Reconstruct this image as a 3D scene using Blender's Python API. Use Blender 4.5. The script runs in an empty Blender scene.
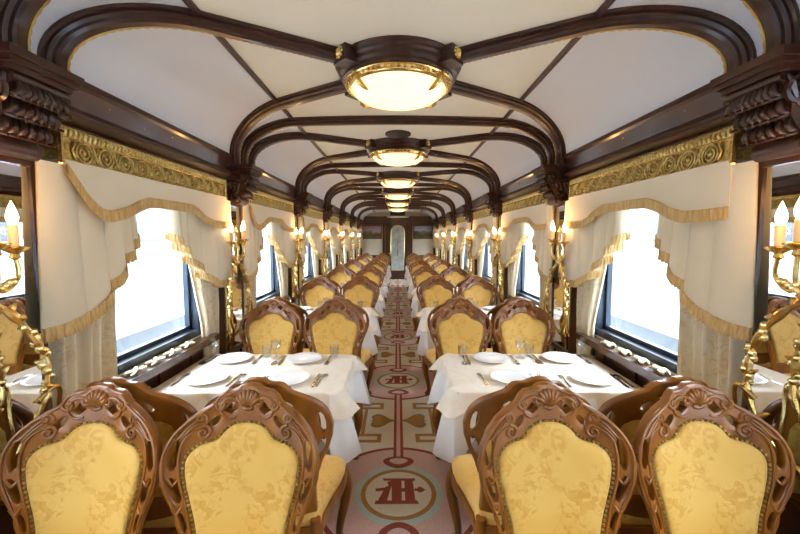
import bpy, bmesh, math, random
from mathutils import Vector, Matrix
random.seed(7)
PI = math.pi
sc = bpy.context.scene
COL = sc.collection

# ------------------------------------------------------------------ camera, sky, exposure
F_PX = 379.07
cam_d = bpy.data.cameras.new('camera'); cam = bpy.data.objects.new('camera', cam_d); COL.objects.link(cam)
cam_d.sensor_width = 36.0; cam_d.lens = F_PX * 36.0 / 800.0
cam_d.clip_start = 0.05; cam_d.clip_end = 400
cam.location = (-0.0045, 0.0, 1.634)
cam.rotation_euler = (PI/2 - 0.0776, 0, -0.006)
sc.camera = cam
sc.view_settings.view_transform = 'Standard'
sc.view_settings.look = 'None'
sc.view_settings.gamma = 1.0
sc.view_settings.use_curve_mapping = False
sc.view_settings.exposure = 0.54
W = bpy.data.worlds.new('overcast_sky'); sc.world = W; W.use_nodes = True
bgn = W.node_tree.nodes['Background']
bgn.inputs[0].default_value = (0.82, 0.915, 1.0, 1); bgn.inputs[1].default_value = 13.5
sc.cycles.max_bounces = 10; sc.cycles.diffuse_bounces = 6; sc.cycles.glossy_bounces = 5
sc.cycles.transparent_max_bounces = 12; sc.cycles.sample_clamp_indirect = 6.0
sc.cycles.caustics_reflective = False; sc.cycles.caustics_refractive = False
LAMP_E, BULB_E, SCONCE_W = 1.3, 10.0, 1.9

# ------------------------------------------------------------------ plan (metres; +Y runs down the car)
P = 1.92; PIER0 = 1.34; XW = 1.50                 # bay length, first pier, wall plane
END_Y = 14.86; BACK_Y = PIER0 - 2*P
def pier(k): return PIER0 + P*k
def bay(k): return PIER0 + P*(k+0.5)
ORD = ['first', 'second', 'third', 'fourth', 'fifth', 'sixth', 'seventh', 'eighth', 'ninth']
SIDE = {-1: 'left', 1: 'right'}

# ------------------------------------------------------------------ materials
MATS = {}
def mat(name, col, rough=0.5, metal=0.0, col2=None, scale=8.0, stretch=(1,1,1), detail=3.0, bump=0.0, bscale=60.0,
        emit=0.0, ecol=None, coat=0.0, kind='noise', lo=0.35, hi=0.65, sheen=0.0, spec=None):
    m = bpy.data.materials.new(name); m.use_nodes = True; MATS[name] = m
    nt = m.node_tree; b = nt.nodes['Principled BSDF']
    b.inputs['Base Color'].default_value = (*col, 1); b.inputs['Roughness'].default_value = rough
    b.inputs['Metallic'].default_value = metal; b.inputs['Coat Weight'].default_value = coat
    b.inputs['Coat Roughness'].default_value = 0.12; b.inputs['Sheen Weight'].default_value = sheen
    if spec is not None: b.inputs['Specular IOR Level'].default_value = spec
    tc = nt.nodes.new('ShaderNodeTexCoord'); mp = nt.nodes.new('ShaderNodeMapping')
    mp.inputs['Scale'].default_value = stretch
    nt.links.new(tc.outputs['Object'], mp.inputs['Vector'])
    if col2:
        if kind == 'wave':
            t = nt.nodes.new('ShaderNodeTexWave'); t.inputs['Scale'].default_value = scale
            t.inputs['Distortion'].default_value = 6; t.inputs['Detail'].default_value = 3; fac = t.outputs['Fac']
        else:
            t = nt.nodes.new('ShaderNodeTexNoise'); t.inputs['Scale'].default_value = scale
            t.inputs['Detail'].default_value = detail; fac = t.outputs['Fac']
        nt.links.new(mp.outputs[0], t.inputs['Vector'])
        r = nt.nodes.new('ShaderNodeValToRGB'); r.color_ramp.elements[0].position = lo; r.color_ramp.elements[1].position = hi
        r.color_ramp.elements[0].color = (*col, 1); r.color_ramp.elements[1].color = (*col2, 1)
        nt.links.new(fac, r.inputs[0]); nt.links.new(r.outputs[0], b.inputs['Base Color'])
    if bump > 0:
        n2 = nt.nodes.new('ShaderNodeTexNoise'); n2.inputs['Scale'].default_value = bscale; n2.inputs['Detail'].default_value = 3
        nt.links.new(mp.outputs[0], n2.inputs['Vector'])
        bp = nt.nodes.new('ShaderNodeBump'); bp.inputs['Strength'].default_value = bump; bp.inputs['Distance'].default_value = 0.004
        nt.links.new(n2.outputs['Fac'], bp.inputs['Height']); nt.links.new(bp.outputs[0], b.inputs['Normal'])
    if emit > 0:
        b.inputs['Emission Color'].default_value = (*(ecol or col), 1); b.inputs['Emission Strength'].default_value = emit
    return m

mat('rib_wood', (0.030,0.0085,0.006), 0.34, col2=(0.058,0.017,0.011), scale=14, stretch=(1,.25,1), coat=0.25, kind='noise')
mat('carved_wood', (0.020,0.007,0.005), 0.38, col2=(0.048,0.016,0.010), scale=22, coat=0.3, bump=0.6, bscale=45)
mat('panel_wood', (0.045,0.015,0.007), 0.35, col2=(0.08,0.030,0.014), scale=10, stretch=(1,1,.2), coat=0.3)
mat('chair_wood', (0.15,0.046,0.005), 0.34, col2=(0.37,0.130,0.013), scale=9, stretch=(1,1,.35), coat=0.28, lo=.3, hi=.75)
mat('brass', (0.72,0.50,0.17), 0.24, 1.0, col2=(0.86,0.64,0.27), scale=25)
mat('old_brass', (0.40,0.31,0.10), 0.34, 1.0, col2=(0.72,0.58,0.24), scale=60, bump=0.5, bscale=90)
mat('gilt_bead', (0.55,0.38,0.13), 0.4, 0.8)
mat('ceiling_cream', (0.87,0.80,0.65), 0.75, col2=(0.885,0.82,0.67), scale=3)
mat('cove_white', (0.83,0.87,0.95), 0.6, col2=(0.81,0.85,0.93), scale=1.5)
mat('wall_cream', (0.76,0.69,0.53), 0.8)
mat('valance_cloth', (0.83,0.755,0.575), 0.85, col2=(0.86,0.785,0.61), scale=5, bump=0.15, bscale=300, sheen=.2)
mat('fringe', (0.60,0.40,0.15), 0.8, col2=(0.77,0.57,0.27), scale=90, stretch=(1,1,.15), bump=0.6, bscale=250)
mat('white_linen', (0.86,0.86,0.86), 0.8, bump=0.1, bscale=200)
mat('cream_linen', (0.84,0.755,0.63), 0.75, col2=(0.87,0.80,0.69), scale=16, lo=.45, hi=.55, bump=0.1, bscale=200)
mat('porcelain', (0.86,0.86,0.87), 0.12, coat=.5)
mat('steel', (0.62,0.60,0.57), 0.22, 1.0)
mat('mirror', (0.86,0.87,0.87), 0.012, 1.0)
mat('window_frame', (0.012,0.020,0.035), 0.35, col2=(0.02,0.035,0.06), scale=6)
mat('sill_gilt', (0.72,0.62,0.42), 0.4, 0.3)
mat('carpet_base', (0.50,0.44,0.35), 0.95, col2=(0.55,0.49,0.40), scale=40, bump=.3, bscale=400)
mat('carpet_cream', (0.80,0.73,0.60), 0.95, col2=(0.74,0.66,0.54), scale=60, bump=.3, bscale=400)
mat('carpet_pink', (0.76,0.51,0.46), 0.95, col2=(0.68,0.45,0.40), scale=60, bump=.3, bscale=400)
mat('carpet_red', (0.28,0.055,0.035), 0.95, col2=(0.34,0.075,0.045), scale=60, bump=.3, bscale=400)
mat('carpet_orange', (0.40,0.20,0.05), 0.95, col2=(0.47,0.25,0.075), scale=60, bump=.3, bscale=400)
mat('carpet_olive', (0.25,0.18,0.07), 0.95, col2=(0.30,0.22,0.10), scale=60, bump=.3, bscale=400)
mat('carpet_teal', (0.50,0.60,0.56), 0.95, col2=(0.57,0.64,0.60), scale=60, bump=.3, bscale=400)
mat('candle_sleeve', (0.80,0.60,0.33), 0.5, emit=0.15, ecol=(1,.55,.2))
mat('flame_bulb', (1,.85,.6), 0.3, emit=BULB_E, ecol=(1.0,0.74,0.40))
mat('black_box', (0.015,0.014,0.013), 0.5)
mat('snow', (0.86,0.88,0.92), 0.9)
mat('train_paint', (0.42,0.46,0.52), 0.5); mat('train_roof', (0.50,0.53,0.57), 0.7); mat('train_glass', (0.055,0.07,0.085), 0.4)
mat('etched_glass', (0.45,0.52,0.50), 0.25, col2=(0.62,0.66,0.62), scale=9, emit=0.0)
mat('vent_metal', (0.035,0.022,0.013), 0.7)

def bowl_glass():
    m = mat('bowl_glass', (0.95,0.86,0.66), 0.25); b = m.node_tree.nodes['Principled BSDF']
    b.inputs['Emission Color'].default_value = (1.0,0.66,0.30,1); b.inputs['Emission Strength'].default_value = LAMP_E
bowl_glass()

def damask(name, base, dark, light, scale):
    m = bpy.data.materials.new(name); m.use_nodes = True; MATS[name] = m
    nt = m.node_tree; N = nt.nodes.new; L = nt.links.new; b = nt.nodes['Principled BSDF']
    b.inputs['Roughness'].default_value = 0.62; b.inputs['Sheen Weight'].default_value = 0.15
    tc = N('ShaderNodeTexCoord')
    def noise(sc_, dist, det=2.0):
        n = N('ShaderNodeTexNoise'); n.inputs['Scale'].default_value = sc_; n.inputs['Distortion'].default_value = dist
        n.inputs['Detail'].default_value = det; L(tc.outputs['Object'], n.inputs['Vector']); return n.outputs['Fac']
    def ramp(src, a, b_):
        mr = N('ShaderNodeMapRange'); mr.interpolation_type = 'SMOOTHSTEP'
        mr.inputs[1].default_value = a; mr.inputs[2].default_value = b_; L(src, mr.inputs[0]); return mr.outputs[0]
    def math_(op, x, y):
        n = N('ShaderNodeMath'); n.operation = op
        for i, q in enumerate((x, y)):
            if isinstance(q, (int, float)): n.inputs[i].default_value = q
            else: L(q, n.inputs[i])
        return n.outputs[0]
    petals = ramp(noise(scale*1.7, 1.6), .50, .56)            # curling petals and leaves
    zone = ramp(noise(scale*.55, .3, 1.0), .44, .54)          # sprays of them, with plain ground between
    veins = ramp(math_('SINE', math_('MULTIPLY', noise(scale*.9, .8, 1.0), 70), 0), .1, .9)
    flower = math_('MULTIPLY', zone, math_('MULTIPLY_ADD', petals, .75) if False else math_('ADD', math_('MULTIPLY', petals, .7), math_('MULTIPLY', veins, .3)))
    def mix(f, c0, c1):
        x = N('ShaderNodeMix'); x.data_type = 'RGBA'; L(f, x.inputs[0])
        for i, c in ((6, c0), (7, c1)):
            if isinstance(c, tuple): x.inputs[i].default_value = (*c, 1)
            else: L(c, x.inputs[i])
        return x.outputs[2]
    shade = ramp(noise(scale*.35, .2, 1.0), .35, .65)
    col = mix(flower, mix(shade, base, light), dark)
    L(col, b.inputs['Base Color'])
    bp = N('ShaderNodeBump'); bp.inputs['Strength'].default_value = .10; bp.inputs['Distance'].default_value = .003
    L(flower, bp.inputs['Height']); L(bp.outputs[0], b.inputs['Normal'])
damask('chair_fabric', (0.665,0.385,0.070), (0.585,0.305,0.040), (0.71,0.440,0.105), 13)
damask('drape_fabric', (0.80,0.71,0.51), (0.70,0.57,0.33), (0.83,0.76,0.59), 15)

def clear_glass(name, refl, tint=(1,1,1)):
    m = bpy.data.materials.new(name); m.use_nodes = True; MATS[name] = m
    nt = m.node_tree; nt.nodes.clear(); o = nt.nodes.new('ShaderNodeOutputMaterial'); mx = nt.nodes.new('ShaderNodeMixShader')
    t = nt.nodes.new('ShaderNodeBsdfTransparent'); g = nt.nodes.new('ShaderNodeBsdfGlossy'); f = nt.nodes.new('ShaderNodeValue')
    f.outputs[0].default_value = refl; g.inputs['Roughness'].default_value = 0.02; t.inputs[0].default_value = (*tint, 1)
    nt.links.new(f.outputs[0], mx.inputs[0]); nt.links.new(t.outputs[0], mx.inputs[1]); nt.links.new(g.outputs[0], mx.inputs[2])
    nt.links.new(mx.outputs[0], o.inputs[0])
clear_glass('window_glass', .05, (.97,.985,1)); clear_glass('tumbler_glass', .10, (.92,.93,.94))

def painting(name, sky1, sky2, land, dark, seed):
    m = bpy.data.materials.new(name); m.use_nodes = True; MATS[name] = m
    nt = m.node_tree; N = nt.nodes.new; L = nt.links.new; b = nt.nodes['Principled BSDF']; b.inputs['Roughness'].default_value = .4
    tc = N('ShaderNodeTexCoord'); nz = N('ShaderNodeTexNoise'); nz.inputs['Scale'].default_value = 5; nz.inputs['Detail'].default_value = 5
    mp = N('ShaderNodeMapping'); mp.inputs['Location'].default_value = (seed, seed, seed); L(tc.outputs['Object'], mp.inputs[0]); L(mp.outputs[0], nz.inputs['Vector'])
    sp = N('ShaderNodeSeparateXYZ'); L(tc.outputs['Object'], sp.inputs[0])
    a = N('ShaderNodeMath'); a.operation = 'MULTIPLY_ADD'; a.inputs[1].default_value = .35; L(nz.outputs['Fac'], a.inputs[0]); L(sp.outputs['Z'], a.inputs[2])
    mr = N('ShaderNodeMapRange'); mr.inputs[1].default_value = -.12; mr.inputs[2].default_value = .46; L(a.outputs[0], mr.inputs[0])
    r = N('ShaderNodeValToRGB'); e = r.color_ramp.elements
    e[0].position = 0.05; e[0].color = (*land, 1); e[1].position = 1; e[1].color = (*sky2, 1)
    for p_, c_ in ((.35, dark), (.5, land), (.58, sky1)): x = e.new(p_); x.color = (*c_, 1)
    L(mr.outputs[0], r.inputs[0]); L(r.outputs[0], b.inputs['Base Color'])
painting('landscape_dusk', (.42,.30,.36), (.30,.24,.34), (.20,.15,.04), (.06,.06,.03), 3.1)
painting('landscape_blue', (.38,.38,.52), (.20,.22,.34), (.16,.15,.06), (.03,.04,.03), 8.4)

# ------------------------------------------------------------------ mesh helpers
class MB:
    def __init__(s): s.v = []; s.f = []
    def add(s, vs, fs):
        n = len(s.v); s.v += [tuple(v) for v in vs]; s.f += [tuple(i+n for i in f) for f in fs]; return s
    def box(s, x0, x1, y0, y1, z0, z1):
        if x0 > x1: x0, x1 = x1, x0
        v = [(x,y,z) for z in (z0,z1) for y in (y0,y1) for x in (x0,x1)]
        return s.add(v, [(0,2,3,1),(4,5,7,6),(0,1,5,4),(2,6,7,3),(0,4,6,2),(1,3,7,5)])
    def loft(s, rings, closed=True, cap0=False, cap1=False):
        n = len(rings[0]); vs = [p for r in rings for p in r]; fs = []
        for i in range(len(rings)-1):
            for j in range(n if closed else n-1):
                k = (j+1) % n
                fs.append((i*n+j, i*n+k, (i+1)*n+k, (i+1)*n+j))
        if cap0: fs.append(tuple(range(n))[::-1])
        if cap1: fs.append(tuple((len(rings)-1)*n+j for j in range(n)))
        return s.add(vs, fs)
    def lathe(s, prof, seg=24, c=(0,0,0)):
        rings = [[(c[0]+r*math.cos(2*PI*j/seg), c[1]+r*math.sin(2*PI*j/seg), c[2]+z) for j in range(seg)] for r, z in prof]
        return s.loft(rings, True, prof[0][0] > 1e-4, prof[-1][0] > 1e-4)
    def tube(s, pts, r, seg=6, cap=True, flat=1.0):
        pts = [Vector(p) for p in pts]; n = len(pts)
        rs = r if isinstance(r, (list, tuple)) else [r]*n
        rings = []; up = None
        for i, p in enumerate(pts):
            t = (pts[min(i+1,n-1)] - pts[max(i-1,0)]).normalized()
            if up is None:
                up = Vector((0,0,1)) if abs(t.z) < .9 else Vector((1,0,0))
            a = t.cross(up)
            if a.length < 1e-5: a = t.cross(Vector((0,1,0)))
            a.normalize(); b = a.cross(t).normalized(); up = b
            rings.append([p + a*rs[i]*math.cos(2*PI*j/seg) + b*rs[i]*flat*math.sin(2*PI*j/seg) for j in range(seg)])
        return s.loft(rings, True, cap, cap)
    def sweep(s, path, laterals, downs, prof, cap=True):
        rings = [[Vector(p) + l*a + d*b for a, b in prof] for p, l, d in zip(path, laterals, downs)]
        return s.loft(rings, True, cap, cap)
    def blob(s, c, r, seg=8, rings=5):
        rx, ry, rz = r if isinstance(r, (list, tuple)) else (r,r,r)
        R = []
        for i in range(rings+1):
            a = -PI/2 + PI*i/rings
            q = max(math.cos(a), 1e-3)
            R.append([(c[0]+rx*q*math.cos(2*PI*j/seg), c[1]+ry*q*math.sin(2*PI*j/seg), c[2]+rz*math.sin(a)) for j in range(seg)])
        return s.loft(R)
    def prism(s, poly, fn0, fn1):
        n = len(poly); vs = [fn0(*p) for p in poly] + [fn1(*p) for p in poly]
        fs = [tuple(range(n))[::-1], tuple(range(n, 2*n))] + [(i, (i+1)%n, n+(i+1)%n, n+i) for i in range(n)]
        return s.add(vs, fs)
    def mesh(s, name, m, smooth=True, angle=40):
        me = bpy.data.meshes.new(name); me.from_pydata([tuple(v) for v in s.v], [], s.f); me.validate()
        bm = bmesh.new(); bm.from_mesh(me); bmesh.ops.recalc_face_normals(bm, faces=bm.faces)
        return finish(me, bm, m, smooth, angle)
def finish(me, bm, m, smooth=True, angle=40):
    if smooth:
        for f in bm.faces: f.smooth = True
        for e in bm.edges:
            if len(e.link_faces) == 2 and e.calc_face_angle(0) > math.radians(angle): e.smooth = False
    bm.to_mesh(me); bm.free()
    if m: me.materials.append(MATS[m])
    return me
def link(name, me, parent=None, loc=None, rot=None):
    o = bpy.data.objects.new(name, me); COL.objects.link(o)
    if parent is not None: o.parent = parent
    if loc is not None: o.location = loc
    if rot is not None: o.rotation_euler = rot
    return o
def part(name, mb, m, parent=None, smooth=True, angle=40, loc=None, rot=None):
    return link(name, mb.mesh(name, m, smooth, angle), parent, loc, rot)
def empty(name, loc=(0,0,0), rz=0):
    o = bpy.data.objects.new(name, None); COL.objects.link(o); o.location = loc; o.rotation_euler = (0,0,rz); o.empty_display_size = .05; return o
def tag(o, label, cat, group=None):
    o['label'] = label; o['category'] = cat
    if group: o['group'] = group
    return o
def struct(o, label=None):
    o['kind'] = 'structure'
    if label: o['label'] = label
    return o
def copy_tree(o, parent=None):
    c = o.copy(); COL.objects.link(c); c.parent = parent
    for ch in KIDS.get(o.name, []): copy_tree(ch, c)
    return c
KIDS = {}
def remember(o):
    KIDS[o.name] = list(o.children)
    for c in o.children: remember(c)
def fill2d(name, loops, depth, bevel, m, fn, cuts=()):
    """outline with holes -> extruded, bevelled mesh; fn maps (u, v, w) to 3D"""
    cu = bpy.data.curves.new(name, 'CURVE'); cu.dimensions = '2D'; cu.fill_mode = 'BOTH'
    cu.extrude = max(depth/2 - bevel, 1e-4); cu.bevel_depth = bevel; cu.bevel_resolution = 1; cu.offset = -bevel
    for lp in loops:
        sp = cu.splines.new('POLY'); sp.points.add(len(lp)-1); sp.use_cyclic_u = True
        for i, (a, b) in enumerate(lp): sp.points[i].co = (a, b, 0, 1)
    o = bpy.data.objects.new(name, cu); COL.objects.link(o)
    dg = bpy.context.evaluated_depsgraph_get(); dg.update()
    me = bpy.data.meshes.new_from_object(o.evaluated_get(dg)); bpy.data.objects.remove(o); bpy.data.curves.remove(cu)
    me.materials.clear(); me.name = name
    bm = bmesh.new(); bm.from_mesh(me); bmesh.ops.remove_doubles(bm, verts=bm.verts, dist=1e-5)
    for c in cuts:
        bmesh.ops.bisect_plane(bm, geom=bm.verts[:]+bm.edges[:]+bm.faces[:], plane_co=(c,0,0), plane_no=(1,0,0))
    for v in bm.verts: v.co = Vector(fn(v.co.x, v.co.y, v.co.z))
    bmesh.ops.recalc_face_normals(bm, faces=bm.faces)
    return finish(me, bm, m, True, 35)
def smooth_closed(pts, sub=3):
    n = len(pts); out = []
    for i in range(n):
        p0, p1, p2, p3 = [Vector(pts[(i+k) % n]) for k in (-1,0,1,2)]
        for j in range(sub):
            t = j/sub
            q = .5*((2*p1) + (p2-p0)*t + (2*p0-5*p1+4*p2-p3)*t*t + (3*p1-p0-3*p2+p3)*t**3)
            out.append((q.x, q.y))
    return out
def smooth_open(pts, sub=4):
    P_ = [Vector(p) for p in pts]; out = []
    for i in range(len(P_)-1):
        p0, p1, p2, p3 = P_[max(i-1,0)], P_[i], P_[i+1], P_[min(i+2,len(P_)-1)]
        for j in range(sub):
            t = j/sub
            out.append(.5*((2*p1) + (p2-p0)*t + (2*p0-5*p1+4*p2-p3)*t*t + (3*p1-p0-3*p2+p3)*t**3))
    out.append(P_[-1]); return out
def mirror_half(h): return h + [(-a, b) for a, b in reversed(h) if abs(a) > 1e-6]

# ------------------------------------------------------------------ structure: floor, walls, ceiling
part_floor = part('floor', MB().box(-XW-.1, XW+.1, BACK_Y-.1, END_Y+.1, -.08, -.004), 'carpet_base'); struct(part_floor)

CA, CB, CX, CZ = .53, .335, .80, 2.29
XM = .88                                            # where the flat centre meets the cove
def zc(x):
    x = abs(x)
    if x <= XM: return CZ + CB*.98855 + .018*(1-(x/XM)**2)
    return CZ + CB*math.sqrt(max(0, 1-((x-CX)/CA)**2))
mb = MB(); xs = [-XM + 2*XM*i/16 for i in range(17)]
mb.loft([[(x, BACK_Y, zc(x)) for x in xs] + [(x, BACK_Y, 2.78) for x in (XM, -XM)],
         [(x, END_Y, zc(x)) for x in xs] + [(x, END_Y, 2.78) for x in (XM, -XM)]], True, True, True)
struct(part('ceiling', mb, 'ceiling_cream'))
ang0 = math.acos((XM-CX)/CA)
for s in (-1, 1):
    prof = [(s*(CX+CA*math.cos(ang0*(1-i/14))), CZ+CB*math.sin(ang0*(1-i/14))) for i in range(15)]
    prof += [(s*1.40, 2.285), (s*1.40, 2.24), (s*1.62, 2.24), (s*1.62, 2.78), (s*XM, 2.78)]
    mb = MB().loft([[(x, BACK_Y, z) for x, z in prof], [(x, END_Y, z) for x, z in prof]], True, True, True)
    struct(part('cove_wall_'+SIDE[s], mb, 'cove_white', angle=25))

WIN_H = .56; WZ0, WZ1 = .90, 1.98
NB = range(-2, 7)
for s in (-1, 1):
    mb = MB(); x0, x1 = s*XW, s*(XW+.12)
    mb.box(x0, x1, BACK_Y-.1, END_Y+.1, -.05, WZ0); mb.box(x0, x1, BACK_Y-.1, END_Y+.1, WZ1, 2.30)
    ys = [BACK_Y-.1]
    for k in NB: ys += [bay(k)-WIN_H, bay(k)+WIN_H]
    ys.append(END_Y+.1)
    for i in range(0, len(ys), 2): mb.box(x0, x1, ys[i], ys[i+1], WZ0, WZ1)
    struct(part('wall_'+SIDE[s], mb, 'wall_cream', smooth=False))
    mb = MB(); mb.box(s*(XW-.02), s*XW, BACK_Y, END_Y, 0, .84)
    for k in range(-1, 7):
        for dy in (-.72, -.36, 0, .36, .72): mb.box(s*(XW-.035), s*(XW-.02), bay(k)+dy-.02, bay(k)+dy+.02, .06, .82)
    mb.box(s*(XW-.045), s*XW, BACK_Y, END_Y, 0, .10)
    struct(part('baseboard_'+SIDE[s], mb, 'panel_wood', smooth=False))
struct(part('wall_back', MB().box(-1.62, 1.62, BACK_Y-.1, BACK_Y, -.05, 2.78), 'panel_wood', smooth=False))

# windows
wn = 0
for k in NB:
    for s in (-1, 1):
        wn += 1; y0, y1 = bay(k)-WIN_H, bay(k)+WIN_H
        w = empty('window_%d' % wn, (s*XW, bay(k), WZ0)); struct(w)
        def fr(t, xa, xb, z0, z1):
            m_ = MB(); h = WIN_H
            m_.box(xa, xb, -h, -h+t, z0, z1); m_.box(xa, xb, h-t, h, z0, z1)
            m_.box(xa, xb, -h+t, h-t, z0, z0+t); m_.box(xa, xb, -h+t, h-t, z1-t, z1); return m_
        H_ = WZ1-WZ0
        part('window_frame', fr(.05, s*.0, s*.09, 0, H_), 'window_frame', w, smooth=False)
        m_ = MB(); i_ = .05; h = WIN_H
        for a, b, c, d in ((-h+i_, -h+i_+.03, i_, H_-i_), (h-i_-.03, h-i_, i_, H_-i_), (-h+i_, h-i_, i_, i_+.03), (-h+i_, h-i_, H_-i_-.03, H_-i_)):
            m_.box(s*.05, s*.085, a, b, c, d)
        part('gasket', m_, 'window_frame', w, smooth=False)
        part('window_pane', MB().box(s*.066, s*.070, -h+i_, h-i_, i_, H_-i_), 'window_glass', w, smooth=False)
        part('window_sill', MB().box(-s*.10, s*.05, -h-.08, h+.08, -.06, -.012), 'panel_wood', w, smooth=False)
        if k >= -1:
            L_ = bpy.data.lights.new('window_portal', 'AREA'); L_.shape = 'RECTANGLE'; L_.size = 2*WIN_H; L_.size_y = H_
            L_.cycles.is_portal = True
            po = link('window_portal', L_, None, (s*(XW+.10), bay(k), (WZ0+WZ1)/2), (PI/2, 0, s*PI/2))

# cornice: stepped moulding along each wall between the piers, with brass screws
tn = 0
CORN = [(1.345,2.305),(1.315,2.285),(1.315,2.262),(1.33,2.250),(1.355,2.175),(1.340,2.165),(1.325,2.145),(1.325,2.128),(1.350,2.118),(1.372,2.10),(1.372,2.085),(1.47,2.085),(1.47,2.30)]
for s in (-1, 1):
    for k in range(-1, 7):
        tn += 1; y0, y1 = pier(k)+.13, min(pier(k+1)-.13, END_Y)
        o = part('trim_%d' % tn, MB().loft([[(s*x, y, z) for x, z in CORN] for y in (y0, y1)], True, True, True), 'rib_wood', angle=20); struct(o)
        if k >= 0:
            scr = MB()
            for i in range(7):
                yy = y0+.1+(y1-y0-.2)*i/6
                scr.blob((s*1.338, yy, 2.222 if i % 2 else 2.200), .0055, 6, 4)
            q = part('brass_screws', scr, 'brass', o); q['kind'] = 'stuff'
# longitudinal mouldings between flat centre and coves
for s in (-1, 1):
    tn += 1
    pr = [(-.016,-.004),(-.016,.010),(-.008,.020),(.008,.020),(.016,.010),(.016,-.004)]
    o = part('trim_%d' % tn, MB().loft([[(s*XM+a, y, zc(XM)-b) for a, b in pr] for y in (BACK_Y, END_Y)], True, True, True), 'rib_wood', angle=20); struct(o)

# ribs
RIB = [(.045,-.012),(.045,.014),(.035,.018),(.038,.032),(.027,.040),(.025,.052),(.014,.060)]
RIB = RIB + [(-a, b) for a, b in reversed(RIB)]
def rib_frames(plan):
    path, lat, dn = [], [], []
    n = len(plan)
    for i, (x, y, z, nx, nz) in enumerate(plan):
        path.append(Vector((x,y,z))); dn.append(Vector((nx,0,nz)).normalized())
    for i in range(n):
        t = (path[min(i+1,n-1)] - path[max(i-1,0)]).normalized()
        l = t.cross(dn[i]).normalized(); lat.append(l); dn[i] = l.cross(t).normalized()
        if dn[i].dot(Vector((plan[i][3],0,plan[i][4]))) < 0: dn[i] = -dn[i]
    return path, lat, dn
def cove_pts(s, na=22):
    """from foot to flat: (x, z, nx, nz)"""
    out = [(s*1.33, 2.222, -s, 0), (s*1.33, 2.26, -s, 0)]
    for i in range(na+1):
        a = ang0*i/na
        out.append((s*(CX+CA*math.cos(a)), CZ+CB*math.sin(a), -s*math.cos(a)/CA, -math.sin(a)/CB))
    return out
def make_rib(plan, m='rib_wood'):
    global tn
    tn += 1
    path, lat, dn = rib_frames(plan)
    o = part('trim_%d' % tn, MB().sweep(path, lat, dn, RIB), m, angle=30); struct(o)
    g = MB()
    for sg in (-1, 1):
        if lat[len(lat)//2].y*sg < 0: continue            # the bead runs along the far edge only
        pts = [p + l*sg*.036 + d*.046 for p, l, d in zip(path, lat, dn)]
        dense = []
        for i in range(len(pts)-1):
            nn = max(1, int((pts[i+1]-pts[i]).length/.014))
            dense += [pts[i].lerp(pts[i+1], j/nn) for j in range(nn)]
        dense.append(pts[-1])
        g.tube(dense, [.0085 if i % 2 else .005 for i in range(len(dense))], 5)
    q = part('gilt_bead', g, 'gilt_bead', o); q['kind'] = 'stuff'
LAMP_Y0 = 2.34
def lamp_y(k): return LAMP_Y0 + P*k
NLAMP = 6
for k in range(-1, 7):
    yp = pier(k)
    L_ = cove_pts(-1); R_ = cove_pts(1)
    flat = [-XM + 2*XM*i/10 for i in range(1, 10)]
    plan = [(x, yp, z, nx, nz) for x, z, nx, nz in L_] + [(x, yp, zc(x), 0, -1) for x in flat] + [(x, yp, z, nx, nz) for x, z, nx, nz in reversed(R_)]
    make_rib(plan)
    for s in (-1, 1):
        for d, lk in ((1, k), (-1, k-1)):
            if lk < -1 or lk >= NLAMP: continue
            ly = lamp_y(lk); ys = yp + d*.16; C = cove_pts(s)
            dist = math.hypot(1.33, ly-ys); f_end = 1 - .36/dist
            def yat(x): return ys + (ly-ys)*(1.33-abs(x))/1.33
            xe = 1.33*(1-f_end)
            plan = [(x, yat(x), z, nx, nz) for x, z, nx, nz in C]
            plan += [(s*(XM+(xe-XM)*i/5), yat(XM+(xe-XM)*i/5), zc(XM+(xe-XM)*i/5), 0, -1) for i in range(1, 6)]
            make_rib(plan)

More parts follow.
